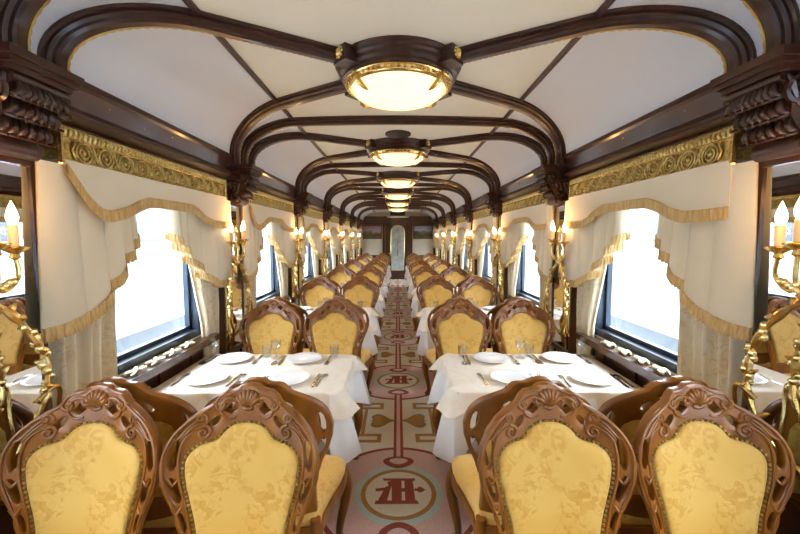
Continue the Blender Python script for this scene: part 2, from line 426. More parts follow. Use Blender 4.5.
# corbels at every pier
def corbel_mesh(s):
    h = .105
    body = MB()
    prof = smooth_open([(1.215,2.165),(1.22,2.135),(1.24,2.11),(1.265,2.07),(1.275,2.03),(1.31,1.985),(1.305,1.95),(1.335,1.925),(1.38,1.94),(1.46,1.94)], 4)
    pf = [(p.x, p.y) for p in [Vector((a.x, a.y)) for a in prof]] + [(1.48,2.165)]
    body.prism(pf, lambda a, b: (s*a, -h*(.62+.38*min(1,max(0,(b-1.92)/.26))), b), lambda a, b: (s*a, h*(.62+.38*min(1,max(0,(b-1.92)/.26))), b))
    cap = MB()
    for (x, hh, z0, z1) in ((1.205,.115,2.160,2.180),(1.190,.128,2.180,2.198),(1.178,.138,2.198,2.226)):
        cap.box(s*x, s*1.48, -hh, hh, z0, z1)
    cv = MB()
    for sg in (-1, 1):
        def on(a, z): return (s*a, sg*(h*(.62+.38*min(1,max(0,(z-1.92)/.26)))+.004), z)
        for (ca, cz, r0, tr, dr) in ((1.275,2.105,.045,1.7,1),(1.36,2.04,.055,1.8,-1),(1.41,2.13,.035,1.5,1),(1.37,1.965,.030,1.5,1)):
            pts = [on(ca+r0*(1-.9*t)*math.cos(dr*2*PI*tr*t+1), cz+r0*(1-.9*t)*math.sin(dr*2*PI*tr*t+1)) for t in [i/26 for i in range(27)]]
            cv.tube(pts, [.011-.005*i/26 for i in range(27)], 5)
        for q in range(5):
            cv.tube(smooth_open([on(1.23+.045*q,2.155), on(1.25+.04*q,2.12-.01*q), on(1.285+.035*q,2.06-.012*q)], 4), [.004,.007,.010,.012,.012,.010,.008,.006,.003], 5)
    for zt, zb, xo, nn in ((2.155,2.075,1.222,8), (2.105,2.02,1.250,7), (2.05,1.965,1.285,6)):      # two tiers of acanthus lobes curling off the front
        for j in range(nn):
            f = (j-(nn-1)/2)/(nn/2); yy = f*.088
            cv.tube(smooth_open([(s*(xo+.02), yy*.75, zt), (s*xo, yy*.9, zt-.025), (s*(xo-.012), yy*1.05, zt-.055), (s*(xo+.004), yy*1.15, zb+.012), (s*(xo-.026), yy*1.12, zb)], 4),
                    [.005+.008*math.sin(PI*min(1, i/15)) for i in range(17)], 6)
    cv.tube([(s*1.335, -.085, 1.945), (s*1.335, .085, 1.945)], .034, 10)
    for sg in (-1, 1): cv.blob((s*1.335, sg*.088, 1.945), (.022,.012,.022), 10, 5)
    cv.tube([(s*1.225, -.10, 2.148), (s*1.225, .10, 2.148)], .016, 8)
    return body.mesh('corbel_body', 'carved_wood'), cap.mesh('corbel_cap', 'rib_wood', False), cv.mesh('acanthus_carving', 'carved_wood', angle=70)
for s in (-1, 1):
    bm_, cm_, vm_ = corbel_mesh(s)
    for k in range(-1, 7):
        o = empty('wall_corbel', (0, pier(k), 0))
        nm = ORD[k] if k >= 0 else 'overhead'
        tag(o, 'carved dark wood scroll bracket carrying the ribs at the %s pier, %s wall' % (nm, SIDE[s]), 'bracket', 'carved brackets on the piers')
        link('bracket_body', bm_, o); link('cap_moulding', cm_, o); link('acanthus_carving', vm_, o)
        if k >= 0:                                  # plinth block behind the corbel where the cornice breaks forward
            part('side_block', MB().box(s*1.30, s*1.48, -.19, .19, 2.09, 2.225).box(s*1.285, s*1.48, -.20, .20, 2.15, 2.17).box(s*1.285, s*1.48, -.20, .20, 2.205, 2.225).box(s*1.285, s*1.48, -.20, .20, 2.09, 2.11), 'rib_wood', o, smooth=False)

# ------------------------------------------------------------------ ceiling lamps
def make_lamp():
    o = empty('ceiling_lamp')
    part('wood_ring', MB().lathe([(.20,.05),(.395,.05),(.400,.0),(.385,-.012),(.385,-.03),(.37,-.04),(.372,-.065),(.35,-.078),(.352,-.10),(.33,-.112),(.30,-.112),(.30,-.06),(.20,-.05)], 48), 'rib_wood', o, angle=50)
    prof = [(.300,-.095),(.335,-.100),(.340,-.112),(.328,-.120),(.326,-.130),(.318,-.134),(.316,-.146),(.304,-.150),(.298,-.142),(.290,-.13)]
    rm = part('brass_rim', MB().lathe(prof, 64), 'brass', o, angle=60)
    bd = MB()
    for i in range(56): bd.blob((.326*math.cos(2*PI*i/56), .326*math.sin(2*PI*i/56), -.128), .011, 6, 4)
    q = part('brass_beading', bd, 'brass', rm); q['kind'] = 'stuff'
    part('glass_bowl', MB().lathe([(.296,-.138),(.285,-.165),(.255,-.190),(.205,-.210),(.14,-.224),(.07,-.232),(.001,-.234)], 48), 'bowl_glass', o, angle=80)
    for i, a in enumerate((40, 140, 220, 320)):
        a = math.radians(a); ca, sa = math.cos(a), math.sin(a)
        cl = MB().tube([(r*ca, r*sa, z) for r, z in ((.34,-.11),(.322,-.150),(.295,-.172),(.262,-.192),(.235,-.204))], [.012,.022,.020,.014,.003], 6)
        part('leaf_clip', cl, 'brass', o)
        R3 = Matrix.Rotation(a, 3, 'Z')
        blk = MB().add([R3 @ Vector(v) for v in [(x,y,z) for z in (-.085,.03) for y in (-.060,.060) for x in (.335,.440)]], [(0,2,3,1),(4,5,7,6),(0,1,5,4),(2,6,7,3),(0,4,6,2),(1,3,7,5)])
        bo = part('rib_socket', blk, 'carved_wood', o, smooth=False)
        ro = MB(); c = R3 @ Vector((.440, 0, -.030)); ro.blob(c, .026, 10, 6)
        for j in range(8):
            ro.blob(R3 @ Vector((.436, .030*math.cos(j*PI/4), -.030+.030*math.sin(j*PI/4))), .012, 6, 4)
        part('brass_rosette', ro, 'brass', bo)
    return o
lamp = make_lamp(); remember(lamp)
for i, k in enumerate(range(-1, NLAMP)):
    o = lamp if i == 0 else copy_tree(lamp)
    o.location = (0, lamp_y(k), zc(0)-.01); o.scale = (.93,.93,.84)
    tag(o, ('domed ceiling lamp with brass rim above the viewpoint, just out of view' if k < 0 else
            'lit domed glass ceiling lamp with brass rim, %s from the camera along the car' % ORD[k]), 'ceiling lamp', 'domed lamps down the ceiling centre')
v = MB().lathe([(.001,-.022),(.06,-.022),(.10,-.014),(.125,-.010),(.125,.01)], 32)
tag(part('ceiling_vent', v, 'vent_metal', loc=(0.0, 3.76, zc(0)-.004)), 'round brown vent set in the cream ceiling beyond the first lamp', 'vent')

# ------------------------------------------------------------------ end wall
ew = struct(part('wall_end', MB().box(-1.62, 1.62, END_Y, END_Y+.1, -.05, 2.78), 'wall_cream', smooth=False))
def ebox(name, x0, x1, z0, z1, t, m, parent=ew): return part(name, MB().box(x0, x1, END_Y-t, END_Y, z0, z1), m, parent, smooth=False)
ebox('header_beam', -1.5, 1.5, 2.13, 2.45, .10, 'panel_wood')
part('header_moulding', MB().box(-1.5, 1.5, END_Y-.13, END_Y-.1, 2.40, 2.45).box(-1.5, 1.5, END_Y-.13, END_Y-.1, 2.13, 2.17), 'rib_wood', ew, smooth=False)
for x0, x1 in ((-1.5,-1.40),(-.60,-.50),(.48,.57),(1.38,1.5)): ebox('wood_post', x0, x1, 0, 2.13, .08, 'panel_wood')
ebox('wainscot_panel', -1.40, -.60, 0, .95, .05, 'panel_wood'); ebox('wainscot_panel', .57, 1.38, 0, .95, .05, 'panel_wood')
d = empty('door_1', (0, END_Y-.06, 0)); struct(d)
mm = MB()
for x0, x1, z0, z1 in ((-.49,-.43,0,2.30),(.42,.48,0,2.30),(-.49,.48,2.30,2.38)): mm.box(x0, x1, -.06, 0, z0, z1)
part('door_frame', mm, 'panel_wood', d, smooth=False)
arch = [(-.27,.35)] + [(.265*math.cos(a), 1.85+.265*math.sin(a)) for a in [PI-PI*i/16 for i in range(17)]] + [(.265,.35)]
arch[0] = (-.265,.35)
part('door_leaf', MB().box(-.43,.42,-.02,.02,0.01,2.30), 'panel_wood', d, smooth=False)
gl = MB().prism(arch, lambda a, b: (a-.005, -.03, b), lambda a, b: (a-.005, -.021, b)); part('etched_glass', gl, 'etched_glass', d, smooth=False)
tr = MB().tube([(a-.005, -.032, b) for a, b in arch + [arch[0]]], .018, 6); part('glass_bead', tr, 'brass', d)
et = MB(); et.tube([(-.005, -.036, 1.95+.05*i) for i in range(-2, 3)], [.01,.03,.045,.03,.01], 8, flat=.2)
for z in (1.45, 1.05): et.tube([(-.005, -.036, z+.07*i) for i in range(-2, 3)], [.02,.05,.035,.05,.02], 8, flat=.2)
part('etched_motif', et, 'window_frame', d)
part('door_handle', MB().tube([(-.37,-.03,1.02),(-.37,-.07,1.02),(-.30,-.07,1.02)], .014, 6), 'brass', d)
ac = empty('air_vent_box', (0, END_Y-.14, 2.40))
part('housing', MB().box(-.29,.28,-.16,0.01,.06,.29), 'black_box', ac, smooth=False)
mm = MB()
for i in range(6): mm.box(-.27,.26,-.168,-.158,.08+.034*i,.092+.034*i)
part('louvre', mm, 'vent_metal', ac, smooth=False)
part('cornice_top', MB().box(-.42,.42,-.14,0.04,.0,.055), 'valance_cloth', ac, smooth=False)
tag(ac, 'black louvred vent box above the end door', 'vent')
for (x0, x1, z0, z1, m, lb) in ((-1.40,-.62,1.58,2.12,'landscape_dusk','framed dusk landscape painting on the end wall, left of the door'),
                               (.60,1.36,1.58,2.12,'landscape_blue','framed blue-sky landscape painting on the end wall, right of the door')):
    p_ = empty('framed_painting', ((x0+x1)/2, END_Y, (z0+z1)/2)); w_, h_ = (x1-x0)/2, (z1-z0)/2
    mm = MB()
    for a, b, c, e in ((-w_,-w_+.04,-h_,h_),(w_-.04,w_,-h_,h_),(-w_+.04,w_-.04,-h_,-h_+.04),(-w_+.04,w_-.04,h_-.04,h_)): mm.box(a, b, -.05, 0, c, e)
    part('picture_frame', mm, 'panel_wood', p_, smooth=False)
    part('canvas', MB().box(-w_+.04, w_-.04, -.03, 0, -h_+.04, h_-.04), m, p_, smooth=False)
    tag(p_, lb, 'painting')

# ------------------------------------------------------------------ carpet
MY0 = 2.316
car = part('carpet', MB().box(-.78, .78, BACK_Y+.05, END_Y-.05, -.004, 0.0), 'carpet_cream', smooth=False)
tag(car, 'patterned aisle carpet of pink medallions, red spines and orange hearts', 'carpet')
def flat(polys, z):
    mb = MB()
    for p_ in polys:
        mb.prism(p_, lambda a, b: (a, b, -.0035), lambda a, b: (a, b, z))
    return mb
def arc(r0, r1, a0, a1, n=32):
    return [(r1*math.cos(a0+(a1-a0)*i/n), r1*math.sin(a0+(a1-a0)*i/n)) for i in range(n+1)] + [(r0*math.cos(a1+(a0-a1)*i/n), r0*math.sin(a1+(a0-a1)*i/n)) for i in range(n+1)]
def ring_mesh(r0, r1, z, n=64):
    def c(r, zz): return [(r*math.cos(2*PI*i/n), r*math.sin(2*PI*i/n), zz) for i in range(n)]
    return MB().loft([c(r0,z), c(r1,z), c(r1,-.0035), c(r0,-.0035), c(r0,z)])
def disc(r, n=64): return [[(r*math.cos(2*PI*i/n), r*math.sin(2*PI*i/n)) for i in range(n)]]
def rect(x0, x1, y0, y1): return [(x0,y0),(x1,y0),(x1,y1),(x0,y1)]
def spade(cy, s_, w, l):
    return [(w*a, cy + s_*l*b) for a, b in smooth_closed([(0,-1),(.55,-.75),(1,-.15),(.9,.35),(.45,.62),(0,.7),(-.45,.62),(-.9,.35),(-1,-.15),(-.55,-.75)], 3)]
def heart(sx, cx=.145, w=.115, h=.125):
    return [(sx*(cx+w*a), .96+h*b) for a, b in smooth_closed([(-1.05,0),(-.55,.28),(0,.85),(.5,.95),(.85,.62),(.72,.1),(.95,0),(.72,-.1),(.85,-.62),(.5,-.95),(0,-.85),(-.55,-.28)], 3)]
def mono():
    def q(pts): return [((a-300)*.00112, -(b-308)*.00172) for a, b in pts]
    ps = [[(212,240),(206,226),(400,226),(396,242),(385,242),(385,240)],
          [(335,240),(385,240),(394,352),(337,352)], [(258,240),(318,240),(318,352),(262,352)],
          [(316,284),(337,284),(337,304),(316,304)], [(222,278),(262,262),(250,300),(236,352),(186,352)],
          [(165,286),(226,280),(226,298),(168,302)], [(172,352),(404,352),(412,370),(168,370)],
          [(232,246),(262,240),(262,270),(240,268)], [(392,286),(408,288),(408,300),(392,300)]]
    ps.append([(402,293),(418,276),(436,280),(456,294),(436,306),(418,310)])
    return [q(p_) for p_ in ps]
def bracket_step(sx, y0, y1, xi):
    return [(sx*a, b) for a, b in ((.34,y0),(xi,y0),(xi,y1),(.34,y1),(.34,y1-.035),(xi+.035,y1-.035),(xi+.035,y0+.035),(.34,y0+.035))]
RINGS = (('red_ring',.495,.525,.0012,'carpet_red'), ('teal_ring',.240,.290,.0012,'carpet_teal'), ('orange_ring',.212,.242,.0018,'carpet_orange'))
SHAPES = [('pink_disc', disc(.50), .0006, 'carpet_pink'), ('cream_disc', disc(.214), .0014, 'carpet_cream'), ('monogram', mono(), .0022, 'carpet_red'),
          ('spine_core', [rect(-.015,.015,.42,1.50)], .0018, 'carpet_pink')]
for sx in (-1, 1):
    a_ = 0 if sx > 0 else PI
    SHAPES += [('outer_arc', [arc(.61,.64,a_-.95,a_+.95)], .0010, 'carpet_olive'), ('outer_band', [arc(.68,.76,a_-.85,a_+.85)], .0008, 'carpet_base'),
               ('spine_line', [rect(*sorted((sx*.015, sx*.038)), .40, 1.52)], .0020, 'carpet_red'),
               ('orange_heart', [heart(sx)], .0018, 'carpet_olive'), ('heart_core', [heart(sx,.145,.085,.095)], .0024, 'carpet_orange'),
               ('side_line', [rect(*sorted((sx*.285, sx*.315)), .73, 1.19)], .0016, 'carpet_orange'),
               ('side_field', [rect(*sorted((sx*.34, sx*.78)), .62, 1.30)], .0004, 'carpet_base'),
               ('step_bracket', [bracket_step(sx,.60,.73,.14)], .0018, 'carpet_orange'), ('step_bracket', [bracket_step(sx,1.19,1.32,.14)], .0018, 'carpet_orange')]
for cy, sg in ((.34,1), (P-.34,-1)):
    SHAPES += [('spine_loop', [spade(cy,sg,.11,.085)], .0026, 'carpet_red'), ('loop_core', [spade(cy+sg*.005,sg,.065,.045)], .0030, 'carpet_pink')]
CPM = [(n, ring_mesh(r0, r1, z).mesh(n, m, False)) for n, r0, r1, z, m in RINGS] + [(n, flat(p_, z).mesh(n, m, False)) for n, p_, z, m in SHAPES]
for k in range(-1, 7):
    for n, me in CPM:
        if MY0+P*k+.9 > END_Y and n not in ('pink_disc','red_ring','teal_ring','orange_ring','cream_disc','monogram'): continue
        link(n, me, car, (0, MY0+P*k, 0))

# ------------------------------------------------------------------ chairs
def by(u, z): return -.02 - (1.116-z)*.20 - .95*u*u       # surface of the leaning, wrapped back
def make_chair():
    o = empty('dining_chair')
    outer = [(0,1.116),(.028,1.113),(.047,1.100),(.062,1.096),(.083,1.094),(.103,1.078),(.118,1.056),(.136,1.046),(.158,1.036),(.195,1.012),(.230,.978),(.254,.935),(.264,.885),(.259,.83),(.243,.78),(.222,.735),(.203,.69),(.190,.64),(.183,.59),(.182,.52),(.186,.44),(0.0,.44)]
    panel = [(0,.992),(.042,.987),(.074,.968),(.094,.945),(.118,.936),(.152,.928),(.181,.906),(.193,.875),(.188,.82),(.174,.76),(.158,.70),(.147,.64),(.140,.58),(0,.572)]
    OUT = smooth_closed(mirror_half(outer[:-1])[:], 3)
    OUT = mirror_half(outer)
    PAN = mirror_half(panel)
    op = [(a*.97, .80+(b-.80)*.97) for a, b in PAN]
    def ell(cu, cv, ru, rv, tilt, n=10):
        c, s_ = math.cos(tilt), math.sin(tilt)
        return [(cu+ru*math.cos(t)*c-rv*math.sin(t)*s_, cv+ru*math.cos(t)*s_+rv*math.sin(t)*c) for t in [2*PI*i/n for i in range(n)]]
    holes = []
    for sg in (-1, 1):
        holes += [ell(sg*.224,.905,.015,.048,sg*.12), ell(sg*.217,.795,.013,.046,-sg*.33), ell(sg*.190,.690,.010,.032,-sg*.28),
                  [(sg*(.058+a), 1.036+b) for a, b in ((0,.020),(.010,.006),(.022,-.004),(.010,-.012),(0,-.018),(-.012,-.008),(-.020,0),(-.010,.008))],
                  ell(sg*.113,.994,.012,.026,sg*.75,8)]
    cuts = [-.24+.04*i for i in range(13)]
    th = .034
    fr = fill2d('back_frame', [OUT, op] + holes, th, .006, 'chair_wood', lambda u, v, w: (u, by(u,v)-.012+w, v), cuts)
    link('back_frame', fr, o)
    def cushion(depth, off, sgn, sc_=1.0):
        mb = MB(); cz = .80; n = len(PAN); rings = []
        PS = smooth_closed(PAN, 3)
        for s_, dp in ((1.0,0),(.985,.35),(.95,.62),(.88,.82),(.75,.93),(.5,.98),(.25,1.0)):
            rings.append([(a*s_*sc_, by(a*s_*sc_, cz+(b-cz)*s_*sc_)+sgn*(off+depth*dp), cz+(b-cz)*s_*sc_) for a, b in PS])
        mb.loft(rings); c = (0, by(0,cz)+sgn*(off+depth), cz); b0 = len(mb.v)
        mb.v.append(c); nn = len(PS); st = b0-nn
        for j in range(nn): mb.f.append((st+j, st+(j+1) % nn, b0))
        return mb
    part('back_upholstery', cushion(.026, .022, -1), 'chair_fabric', o, angle=80)
    part('rear_upholstery', cushion(.010, -.002, 1), 'chair_fabric', o, angle=80)
    nails = MB(); PS = smooth_closed(PAN, 8); acc = 0
    for i in range(len(PS)):
        a, b = Vector(PS[i]), Vector(PS[(i+1) % len(PS)])
        acc += (b-a).length
        if acc > .0125:
            acc = 0; q = a*1.0; u, v_ = q.x*1.015, .80+(q.y-.80)*1.015
            nails.blob((u, by(u, v_)-.032, v_), .0058, 5, 3)
    q = part('nail_trim', nails, 'old_brass', o); q['kind'] = 'stuff'
    cv = MB()
    def on(u, v_, d=.030): return Vector((u, by(u, v_)-d, v_))
    for sg in (-1, 1):
        for (cu, cv_, r0, tr, dr, ph) in ((.058,1.040,.034,.80,-1,2.9),(.040,1.060,.014,1.2,1,2.0),(.092,1.052,.020,1.3,-1,.6),(.142,.966,.024,1.5,1,1.4),(.150,1.012,.018,1.3,-1,3.6)):
            pts = []
            for i in range(21):
                t = i/20; a = ph + dr*2*PI*tr*t; r = r0*(1-.85*t)
                r = r0 if tr < 1 else r; pts.append(on(sg*(cu+r*math.cos(a)), cv_+r*math.sin(a)))
            cv.tube(pts, [.0075-.003*i/20 for i in range(21)], 5)
        for line, r in (([(.028,1.104),(.062,1.086),(.092,1.082),(.115,1.052),(.150,1.030),(.195,1.002),(.228,.968),(.248,.925),(.253,.885),(.248,.835),(.232,.785),(.212,.735),(.196,.69),(.184,.63)], .0065),
                        ([(.130,.985),(.165,.978),(.195,.955),(.208,.915),(.209,.87),(.203,.82),(.190,.77),(.174,.71),(.163,.65)], .0055),
                        ([(.236,.84),(.222,.815),(.206,.83)], .006), ([(.222,.745),(.205,.725),(.192,.742)], .006),
                        ([(.150,1.018),(.185,.990),(.212,.96),(.228,.955)], .005), ([(.160,1.000),(.188,.975),(.205,.955)], .005)):
            pts = smooth_open([on(sg*a, b) for a, b in line], 3)
            cv.tube(pts, [r*(.45+.55*math.sin(PI*min(.92,max(.08,i/(len(pts)-1))))) for i in range(len(pts))], 5)
    for j in range(-3, 4):
        a = PI/2 + j*.36
        pts = [on(.008*math.cos(a)+.0, 1.048), on(.028*math.cos(a), 1.050+.026*math.sin(a), .036), on(.046*math.cos(a), 1.052+.050*math.sin(a), .030)]
        cv.tube(smooth_open(pts, 3), [.004,.006,.008,.009,.009,.008,.004], 5)
    cv.tube([on(-.016,1.040),on(0,1.036,.034),on(.016,1.040)], .007, 5)
    part('crest_carving', cv, 'chair_wood', o, angle=75)
    # seat
    def seat_ring(s_, z, fw=.25, bw=.195, y0=-.155, y1=-.60):
        pts = []
        half = [(0,y1-.012),(fw*.55,y1-.006),(fw*.9,y1+.012),(fw,y1+.06),(fw*.985,y1+.16),(.225,-.36),(bw*1.02,-.22),(bw*.95,y0),(0,y0+.01)]
        full = smooth_closed(mirror_half(half), 2); cy = -.38
        return [(a*s_, cy+(b-cy)*s_, z) for a, b in full]
    cu = MB().loft([seat_ring(.97,.425), seat_ring(1.0,.445), seat_ring(1.0,.465), seat_ring(.95,.484), seat_ring(.8,.497), seat_ring(.5,.505), seat_ring(.05,.508)], True, True, True)
    part('seat_cushion', cu, 'chair_fabric', o, angle=80)
    ap = MB().loft([seat_ring(.90,.432), seat_ring(1.03,.432), seat_ring(1.035,.40), seat_ring(1.02,.372), seat_ring(.99,.362), seat_ring(.88,.362)])
    part('seat_apron', ap, 'chair_wood', o, angle=45)
    for sg in (-1, 1):
        pts = smooth_open([(sg*.225,-.565,.40),(sg*.245,-.590,.33),(sg*.240,-.585,.24),(sg*.215,-.560,.12),(sg*.212,-.562,.05),(sg*.226,-.585,.016)], 4)
        part('leg', MB().tube(pts, [.036,.038,.038,.036,.034,.033,.031,.029,.027,.025,.024,.022,.021,.020,.019,.018,.018,.020,.022,.022,.016], 7).blob((sg*.226,-.588,.016), (.026,.026,.016), 8, 5), 'chair_wood', o, angle=60)
        pts = smooth_open([(sg*.184,-.150,.47),(sg*.184,-.155,.38),(sg*.182,-.150,.25),(sg*.184,-.120,.12),(sg*.186,-.085,.0)], 4)
        part('leg', MB().tube(pts, [.022]*5+[.021]*4+[.019]*4+[.017]*4, 7), 'chair_wood', o, angle=60)
        part('knee_bracket', MB().tube(smooth_open([(sg*.20,-.585,.375),(sg*.14,-.60,.345),(sg*.08,-.605,.362)], 4), [.016,.016,.014,.012,.010,.009,.008,.006,.004], 6), 'chair_wood', o)
    return o
chair = make_chair(); remember(chair)
CHX = (.5265, 1.060)
first = True
for k in range(0, 7):
    for s in (-1, 1):
        for xi, x in enumerate(CHX):
            for face in ((0, 1) if k < 6 else (0,)):
                o = chair if first else copy_tree(chair); first = False
                jit = random.uniform(-.012, .012)
                o.location = (s*x + jit*.5, pier(k) + (.015 if face == 0 else .002), 0)
                o.rotation_euler = (0, 0, (PI if face else 0) + (s*.0) + jit)
                seat = ('aisle', 'window')[xi]
                if face == 0:
                    lb = 'yellow damask chair facing the camera, %s seat, %s row, %s of the aisle' % (seat, ORD[k], SIDE[s])
                else:
                    lb = 'yellow damask chair with its back to the camera, %s seat, %s row, %s of aisle' % (seat, ORD[k], SIDE[s])
                tag(o, lb, 'chair', 'carved yellow dining chairs')

# ------------------------------------------------------------------ tables, cloths, settings
TX0, TX1 = .335, 1.415; TY = 1.10; TD = .345; TZ = .755    # table centre is TY beyond its near pier
def drape(name, m, drops, z_top, grow, seed):
    """drops: (aisle, chair side, wall); local x runs from aisle to wall"""
    rnd = random.Random(seed); w = (TX1-TX0)/2; d = TD
    per = []; r = .03; N = []
    def seg(a, b, n): return [(a[0]+(b[0]-a[0])*i/n, a[1]+(b[1]-a[1])*i/n) for i in range(n)]
    cs = [(-w,-d),(w,-d),(w,d),(-w,d)]
    nrm = [(0,-1),(1,0),(0,1),(-1,0)]
    for i in range(4):
        a, b = cs[i], cs[(i+1) % 4]; n = 40 if i % 2 == 0 else 28
        L0 = math.hypot(b[0]-a[0], b[1]-a[1]); ux, uy = (b[0]-a[0])/L0, (b[1]-a[1])/L0
        for j in range(n):
            t = r + (L0-2*r)*j/(n-1); per.append((a[0]+ux*t, a[1]+uy*t, nrm[i][0], nrm[i][1], i, j/(n-1), L0*j/(n-1)))
        n2 = nrm[(i+1) % 4]
        for j in range(1, 8):
            an = j/8*PI/2; cx_, cy_ = b[0]-ux*r-n2[0]*r, b[1]-uy*r-n2[1]*r
            nx, ny = nrm[i][0]*math.cos(an)+n2[0]*math.sin(an), nrm[i][1]*math.cos(an)+n2[1]*math.sin(an)
            per.append((cx_+nx*r, cy_+ny*r, nx, ny, 4+i, j/8, 0))
    def drop(p_):
        i, t = p_[4], p_[5]
        cor = lambda x: max(0, 1-x/.22); cor2 = lambda x: max(0, 1-x/.10)
        D = {0: drops[1], 1: drops[2], 2: drops[1], 3: drops[0]}
        if i < 4:
            v = D[i]
            if i == 3: v += drops[3]*(cor(t)**1.5+cor(1-t)**1.5)
            if i == 0: v += (drops[0]-drops[1]+drops[3])*cor2(t)**1.3
            if i == 2: v += (drops[0]-drops[1]+drops[3])*cor2(1-t)**1.3
            return v
        j = i-4
        a, b = D[j], D[(j+1) % 4]
        if j in (2, 3): return drops[0]+drops[3]*(1+.35*math.sin(PI*t))
        return a*(1-t)+b*t
    ph = rnd.random()*6
    rings = []
    for lv in (0, .04, .14, .3, .48, .66, .83, 1.0):
        rg = []
        for q, p_ in enumerate(per):
            L = drop(p_); z = L*lv
            corner = 1 if p_[4] >= 4 else max(0, 1-min(p_[5], 1-p_[5])/.16)
            aisle = p_[4] in (3, 6, 7)
            fold = .016*math.sin(p_[6]*26+ph)*(1-corner) + corner*(.085 if aisle else .02)*(1+.25*math.sin((p_[5]*2*PI if p_[4] >= 4 else 0)+ph)) + (.010 if p_[4] == 3 else .004)
            if p_[4] == 1: fold = .0
            if p_[4] in (4, 5): fold *= .2
            out = grow + fold*lv**.8 + (.004 if lv > 0 else 0)
            rg.append((p_[0]+p_[2]*out, p_[1]+p_[3]*out, z_top-z))
        rings.append(rg)
    mb = MB().loft(rings); n = len(per)
    cidx = len(mb.v); mb.v.append((0,0,z_top+.0006))
    for j in range(n): mb.f.append((j, (j+1) % n, cidx))
    return mb.mesh(name, m, True, 60)
CLOTH = {s: [drape('white_cloth', 'white_linen', (.30,.235,.07,.07), .0, .0, 3), drape('cream_cloth', 'cream_linen', (.075,.10,.05,.035), .0045, .006, 9)] for s in (1,)}
def make_plate():
    return MB().lathe([(.001,.004),(.085,.004),(.100,.009),(.138,.020),(.140,.022),(.137,.0235),(.098,.0125),(.083,.0085),(.001,.0085)], 36).mesh('dinner_plate', 'porcelain', True, 50)
PLATE = make_plate()
def flatware(name, half, bend):
    poly = [(a, b) for a, b in half] + [(-a, b) for a, b in reversed(half)]
    mb = MB(); 
    for i in range(len(half)-1):
        (a0, b0), (a1, b1) = half[i], half[i+1]
        z0, z1 = bend(b0), bend(b1)
        mb.loft([[(-a0,b0,z0),(a0,b0,z0),(a0,b0,z0+.0028),(-a0,b0,z0+.0028)], [(-a1,b1,z1),(a1,b1,z1),(a1,b1,z1+.0028),(-a1,b1,z1+.0028)]], True, True, True)
    return mb
kn = flatware('knife', [(.004,-.11),(.0095,-.10),(.0085,-.05),(.006,0),(.0095,.01),(.0105,.06),(.007,.10),(.001,.115)], lambda b: .001)
sp_ = flatware('spoon', [(.007,-.10),(.009,-.09),(.005,-.03),(.0035,.03),(.006,.045),(.016,.058),(.021,.078),(.017,.098),(.005,.11)], lambda b: .001+.010*max(0,1-abs(b-.035)/.04))
fk = flatware('fork', [(.007,-.10),(.009,-.09),(.005,-.03),(.0035,.03),(.010,.048),(.0125,.06)], lambda b: .001+.008*max(0,1-abs(b-.035)/.05))
for t in (-.0105,-.0035,.0035,.0105): fk.box(t-.0022, t+.0022, .058, .105, .002, .005)
KN, SP, FK = kn.mesh('table_knife','steel',True,30), sp_.mesh('soup_spoon','steel',True,30), fk.mesh('dinner_fork','steel',True,30)
GL_BODY = MB().lathe([(.001,.006),(.026,.006),(.031,.05),(.034,.085),(.0355,.085),(.0325,.05),(.029,.0),(.001,.0)], 20).mesh('water_tumbler', 'tumbler_glass', True, 50)
WINE = MB().lathe([(.034,0),(.034,.003),(.006,.007),(.0045,.05),(.012,.060),(.030,.080),(.036,.105),(.033,.135),(.0315,.135),(.0345,.105),(.028,.082),(.001,.066)], 20).mesh('wine_glass', 'tumbler_glass', True, 50)
TT = MB().box(-(TX1-TX0)/2, (TX1-TX0)/2, -TD, TD, -.030, -.004).mesh('table_top', 'panel_wood', False)
TL = MB().lathe([(.001,-TZ+.005),(.21,-TZ+.005),(.21,-TZ+.02),(.06,-TZ+.05),(.035,-TZ+.10),(.035,-.12),(.08,-.06),(.08,-.03)], 20).mesh('pedestal', 'chair_wood')
